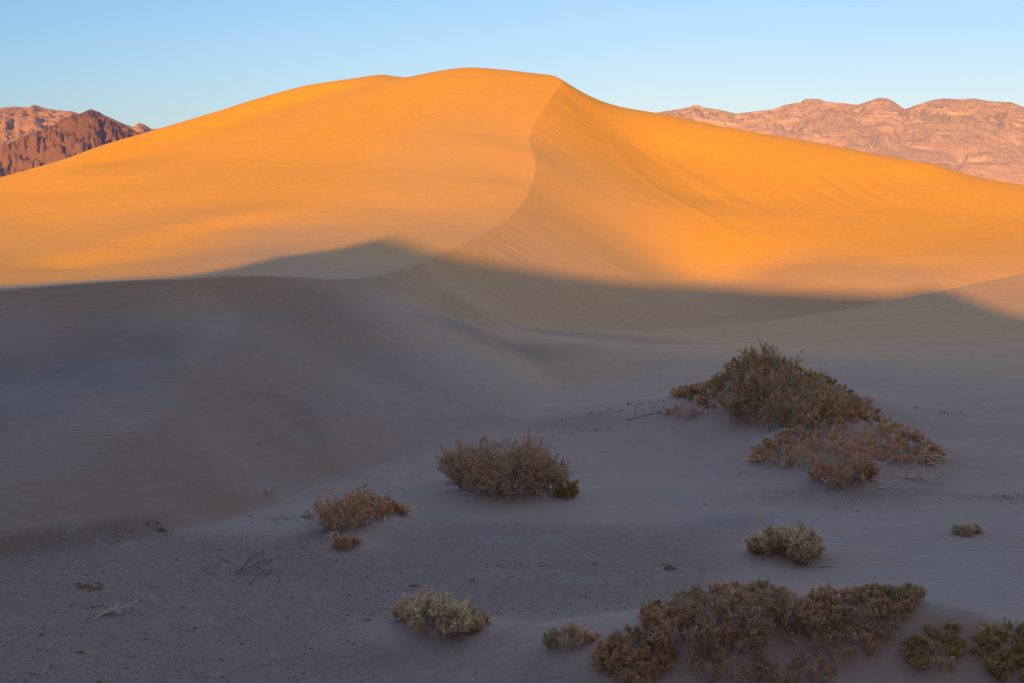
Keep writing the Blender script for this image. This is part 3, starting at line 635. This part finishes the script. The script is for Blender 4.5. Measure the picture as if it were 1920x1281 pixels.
def dead_branch(label, px0, px1, py0, py1, n, seed, rise=.12, thick=.02, twigs=3, cat='dead branch', name='dead_branch', pale=.9, ang=None):
    g = np.random.default_rng(seed); P0 = []; D = []
    xa = GH(px0, py1); xb = GH(px1, py1); W_ = abs(xb[0] - xa[0]); cy = (py0 + py1) / 2
    for k in range(n):
        P0.append(np.zeros(3))
        D.append((1, g.normal(0, .25) if ang is None else ang, g.uniform(0, rise)))
    P0 = np.array(P0); L = W_ * g.uniform(.35, .75, n) if n > 1 else np.array([W_]); P0[0] = xa + np.array([0, 0, .03]); L[0] = W_
    a = grow(P0[:1], np.array(D)[:1], L[:1], 9, .15, g, -.02)
    if n > 1:
        P0[1:] = a[0, g.integers(0, 6, n - 1)]; D[1:] = [(g.normal(.5, .7), g.normal(0, 1.0) * (1 if py1 - py0 > 16 else .4), g.uniform(0, rise * 3)) for _ in D[1:]]
        a = np.concatenate([a, grow(P0[1:], np.array(D[1:]), L[1:], 9, .17, g, -.02)])
    a[..., 2] = np.maximum(a[..., 2], ground_z(a[..., 0].ravel(), a[..., 1].ravel()).reshape(a.shape[:2]) + .005)
    b, bl = kids(a, twigs, .2, .95, L * .4, .55, 5, .2, g, .06); c, _ = kids(b, 2, .3, 1, bl * .5, .6, 4, .2, g, .04)
    wp = np.array((.66, .55, .50)) * pale; thick = thick * 1.5
    V, F, C = tubes([(a, thick * g.uniform(.6, 1.3, len(a)), thick * .35, wp), (b, thick * .5, thick * .25, wp * 1.05), (c, thick * .3, thick * .15, wp * 1.1)])
    cen = np.array([V[:, 0].mean(), V[:, 1].mean(), P0[0, 2]]); o = np_mesh(name, V - cen, F, WOOD, {'tint': C}); o.location = cen
    return tag(o, label, cat, 'dead branches lying on the sand')
DB = dead_branch
DB('bleached dead branch sticking up at the foot of the left dune face', 500, 536, 888, 924, 5, 101, .5, .018, 4)
DB('bleached branch lying flat between the ragged shrub and the central shrub', 748, 800, 886, 896, 3, 102, .12, .02, 4)
DB('small faint twig just right of the ragged shrub top', 752, 778, 908, 920, 2, 103, .1, .01, 2)
DB('dark tangled dead branches on the crusted flat below the dune toe', 440, 538, 1052, 1074, 6, 104, .12, .02, 3, pale=.55)
DB('thin brown stick left of the dark tangled branches', 378, 416, 1058, 1066, 1, 105, .1, .016, 1, pale=.6)
DB('curled pile of pale dead wood on the lower left flat', 180, 256, 1126, 1152, 7, 106, .18, .024, 3)
DB('short dark stick at the left end of the pale wood pile', 170, 196, 1130, 1140, 1, 107, .1, .022, 1, pale=.5)
DB('pale forked branch lying below the half-dead shrub', 1654, 1712, 904, 918, 2, 108, .15, .02, 2)
DB('long straight pale stick on the sand between the central and right shrubs', 1320, 1380, 943, 946, 1, 109, .02, .018, 1, ang=0)
DB('short thin twig left of the long straight stick', 1264, 1296, 941, 948, 1, 110, .08, .012, 2)
DB('bent brown stick above the large bottom sagebrush, to its right', 1010, 1050, 1056, 1061, 1, 111, .03, .014, 1, pale=.7)
DB('pale twiggy branch on the rough patch left of the sagebrush pair', 1112, 1166, 1047, 1056, 3, 112, .08, .013, 3)
DB('small star-shaped pale twig between the large sagebrush and the thicket', 1080, 1134, 1108, 1118, 3, 113, .08, .013, 3)
DB('thin buried stick left of the large bottom sagebrush', 676, 722, 1208, 1216, 1, 114, .04, .012, 1, pale=.6)
DB('short pale twig just below the sagebrush pair', 1536, 1568, 1056, 1064, 1, 115, .05, .012, 1, pale=.7)
DB('fan of bare white branches at the right tip of the half-dead shrub', 1700, 1766, 868, 898, 12, 116, .16, .018, 4)
DB('thin twig on sand left of the half-dead shrub', 1384, 1424, 880, 888, 1, 117, .06, .012, 2, pale=.75)
DB('dark twig line on the sand left of the tall hummock', 1176, 1246, 780, 788, 4, 118, .08, .02, 3, pale=.5)

def chips(name, label, cat, spots, size, seed, colr):
    g = np.random.default_rng(seed); V = []; 
    for (px0, px1, py0, py1, n) in spots:
        for _ in range(n):
            
            for _t in range(6):
                if px1 - px0 > 300: px, py = g.uniform(px0, px1), g.uniform(py0, py1)
                else: px, py = g.normal((px0 + px1) / 2, (px1 - px0) / 3.2), g.normal((py0 + py1) / 2, (py1 - py0) / 3)
                if noise(np.array([px / 23.]), np.array([py / 11.]), seed)[0] + .5 * noise(np.array([px / 70.]), np.array([py / 30.]), seed + 1)[0] > g.uniform(-.5, .5): break
            r = ray(px, py); t = -H / r[2]; V.append((r[0] * t, r[1] * t))
    P = np.array(V); z = ground_z(P[:, 0], P[:, 1]); r = ray(0, 0)
    n = len(P); k = 5; s_ = size * g.lognormal(0, .62, n); rot = g.uniform(0, 6.28, n)
    a = rot[:, None] + np.arange(k)[None] * 2 * math.pi / k + g.normal(0, .2, (n, k)); rr_ = s_[:, None] * g.uniform(.5, 1.1, (n, k))
    x = P[:, :1] + np.cos(a) * rr_ * g.uniform(1.2, 3.2, (n, 1)); y = P[:, 1:] + np.sin(a) * rr_ * .8
    tilt = g.normal(0, .3, (n, 2)); zz = z[:, None] + .012 + .3 * s_[:, None] + (x - P[:, :1]) * tilt[:, :1] + (y - P[:, 1:]) * tilt[:, 1:]
    top = np.stack([x, y, zz], -1); bot = np.stack([P[:, :1] + (x - P[:, :1]) * .8, P[:, 1:] + (y - P[:, 1:]) * .8, np.broadcast_to(z[:, None] - .03, x.shape)], -1)
    cen = top.mean(1, keepdims=True); VV = np.concatenate([top, bot, cen], 1).reshape(-1, 3); m = 2 * k + 1; b = np.arange(n)[:, None] * m; i = np.arange(k)[None]; j = (i + 1) % k
    F = np.concatenate([np.stack([b + i, b + j, b + 2 * k + 0 * i], -1).reshape(-1, 3), np.stack([b + k + i, b + k + j, b + j], -1).reshape(-1, 3), np.stack([b + k + i, b + j, b + i], -1).reshape(-1, 3)])
    C = np.repeat(np.array(colr)[None] * g.uniform(.5, 1.3, (n, 1)), m, 0)
    o = np_mesh(name, VV, F, WOOD, {'tint': C}); return tag(o, label, cat, kind='stuff')
chips('clay_flakes', 'loose curled clay flakes and grit over the crusted flat', 'clay flakes',
      [(-40, 700, 1040, 1320, 3200), (380, 700, 1000, 1090, 700), (680, 1230, 1060, 1160, 900), (1450, 1720, 930, 970, 300), (700, 1000, 1200, 1300, 60), (300, 520, 990, 1040, 120)], .0062, 201, (.38, .30, .26))
chips('twig_litter', 'dark litter lines of twigs and crust across the sand', 'litter',
      [(1060, 1245, 783, 794, 90), (1090, 1170, 806, 816, 30), (1720, 1800, 793, 799, 60), (1560, 1640, 812, 822, 12), (500, 620, 955, 972, 80), (560, 800, 905, 920, 16), (275, 325, 992, 1000, 70), (212, 232, 1010, 1015, 8), (370, 440, 1030, 1050, 10), (1870, 1925, 930, 944, 30), (560, 600, 985, 1000, 6)], .011, 202, (.24, .175, .145))
chips('dry_leaf_litter', 'small reddish patches of dry leaf litter on the flat', 'litter',
      [(150, 196, 1090, 1104, 90), (1236, 1266, 1064, 1074, 50), (1480, 1520, 1054, 1062, 20), (1560, 1660, 905, 925, 40)], .014, 203, (.27, .165, .115))

# ------------------------------------------------------------------ world
def world():
    w = bpy.data.worlds.new('World'); sc.world = w; w.use_nodes = True; t = w.node_tree; N = t.nodes; L = t.links
    bg = N['Background']; sk = N.new('ShaderNodeTexSky'); sk.sky_type = 'NISHITA'; sk.sun_disc = False
    sk.sun_elevation = SUN_EL; sk.sun_rotation = math.pi + SUN_AZ; sk.air_density = 1.0; sk.dust_density = .6; sk.ozone_density = 1.5
    tc = N.new('ShaderNodeTexCoord'); sep = N.new('ShaderNodeSeparateXYZ'); L.new(tc.outputs['Generated'], sep.inputs[0])
    mr = N.new('ShaderNodeMapRange'); L.new(sep.outputs[2], mr.inputs[0]); mr.inputs[1].default_value = 0.0; mr.inputs[2].default_value = .5
    cr = N.new('ShaderNodeValToRGB'); L.new(mr.outputs[0], cr.inputs[0]); e = cr.color_ramp.elements
    e[0].position = 0; e[0].color = WC[0]; e[1].position = 1; e[1].color = WC[-1]
    for p, c in ((.12, WC[1]), (.29, WC[2]), (.6, WC[3])): q = e.new(p); q.color = c
    mx = N.new('ShaderNodeMix'); mx.data_type = 'RGBA'; mx.blend_type = 'MULTIPLY'; mx.inputs[0].default_value = 1
    L.new(sk.outputs[0], mx.inputs[6]); L.new(cr.outputs[0], mx.inputs[7])
    def tint(sock, comp, stops):
        m = N.new('ShaderNodeMapRange'); L.new(sep.outputs[comp], m.inputs[0]); m.inputs[1].default_value = -1; m.inputs[2].default_value = 1
        r = N.new('ShaderNodeValToRGB'); L.new(m.outputs[0], r.inputs[0]); el = r.color_ramp.elements
        el[0].position = (stops[0][0] + 1) / 2; el[0].color = stops[0][1]; el[1].position = (stops[-1][0] + 1) / 2; el[1].color = stops[-1][1]
        for p, c in stops[1:-1]: q = el.new((p + 1) / 2); q.color = c
        x = N.new('ShaderNodeMix'); x.data_type = 'RGBA'; x.blend_type = 'MULTIPLY'; x.inputs[0].default_value = 1
        L.new(sock, x.inputs[6]); L.new(r.outputs[0], x.inputs[7]); return x.outputs[2]
    c = tint(mx.outputs[2], 0, [(-.45, (.66, .83, .95, 1)), (-.15, (.86, .95, 1, 1)), (.1, (1, 1, 1, 1)), (.5, (1, 1, 1, 1))])   # deeper blue to the left
    c = tint(c, 1, [(-.6, (.26, .21, .18, 1)), (-.1, (.55, .48, .44, 1)), (.35, (1, 1, 1, 1)), (1, (1, 1, 1, 1))])                # dusk side behind the viewpoint
    L.new(c, bg.inputs[0]); bg.inputs[1].default_value = WS
WC = [(1.58, 1.44, 2.1, 1), (1.31, 1.32, 1.82, 1), (1.2, 1.33, 1.68, 1), (6.0, 4.65, 4.6, 1), (8.0, 6.1, 5.8, 1)]; WS = .1
world()
sc.view_settings.view_transform = 'Standard'; sc.view_settings.look = 'None'; sc.view_settings.exposure = 0
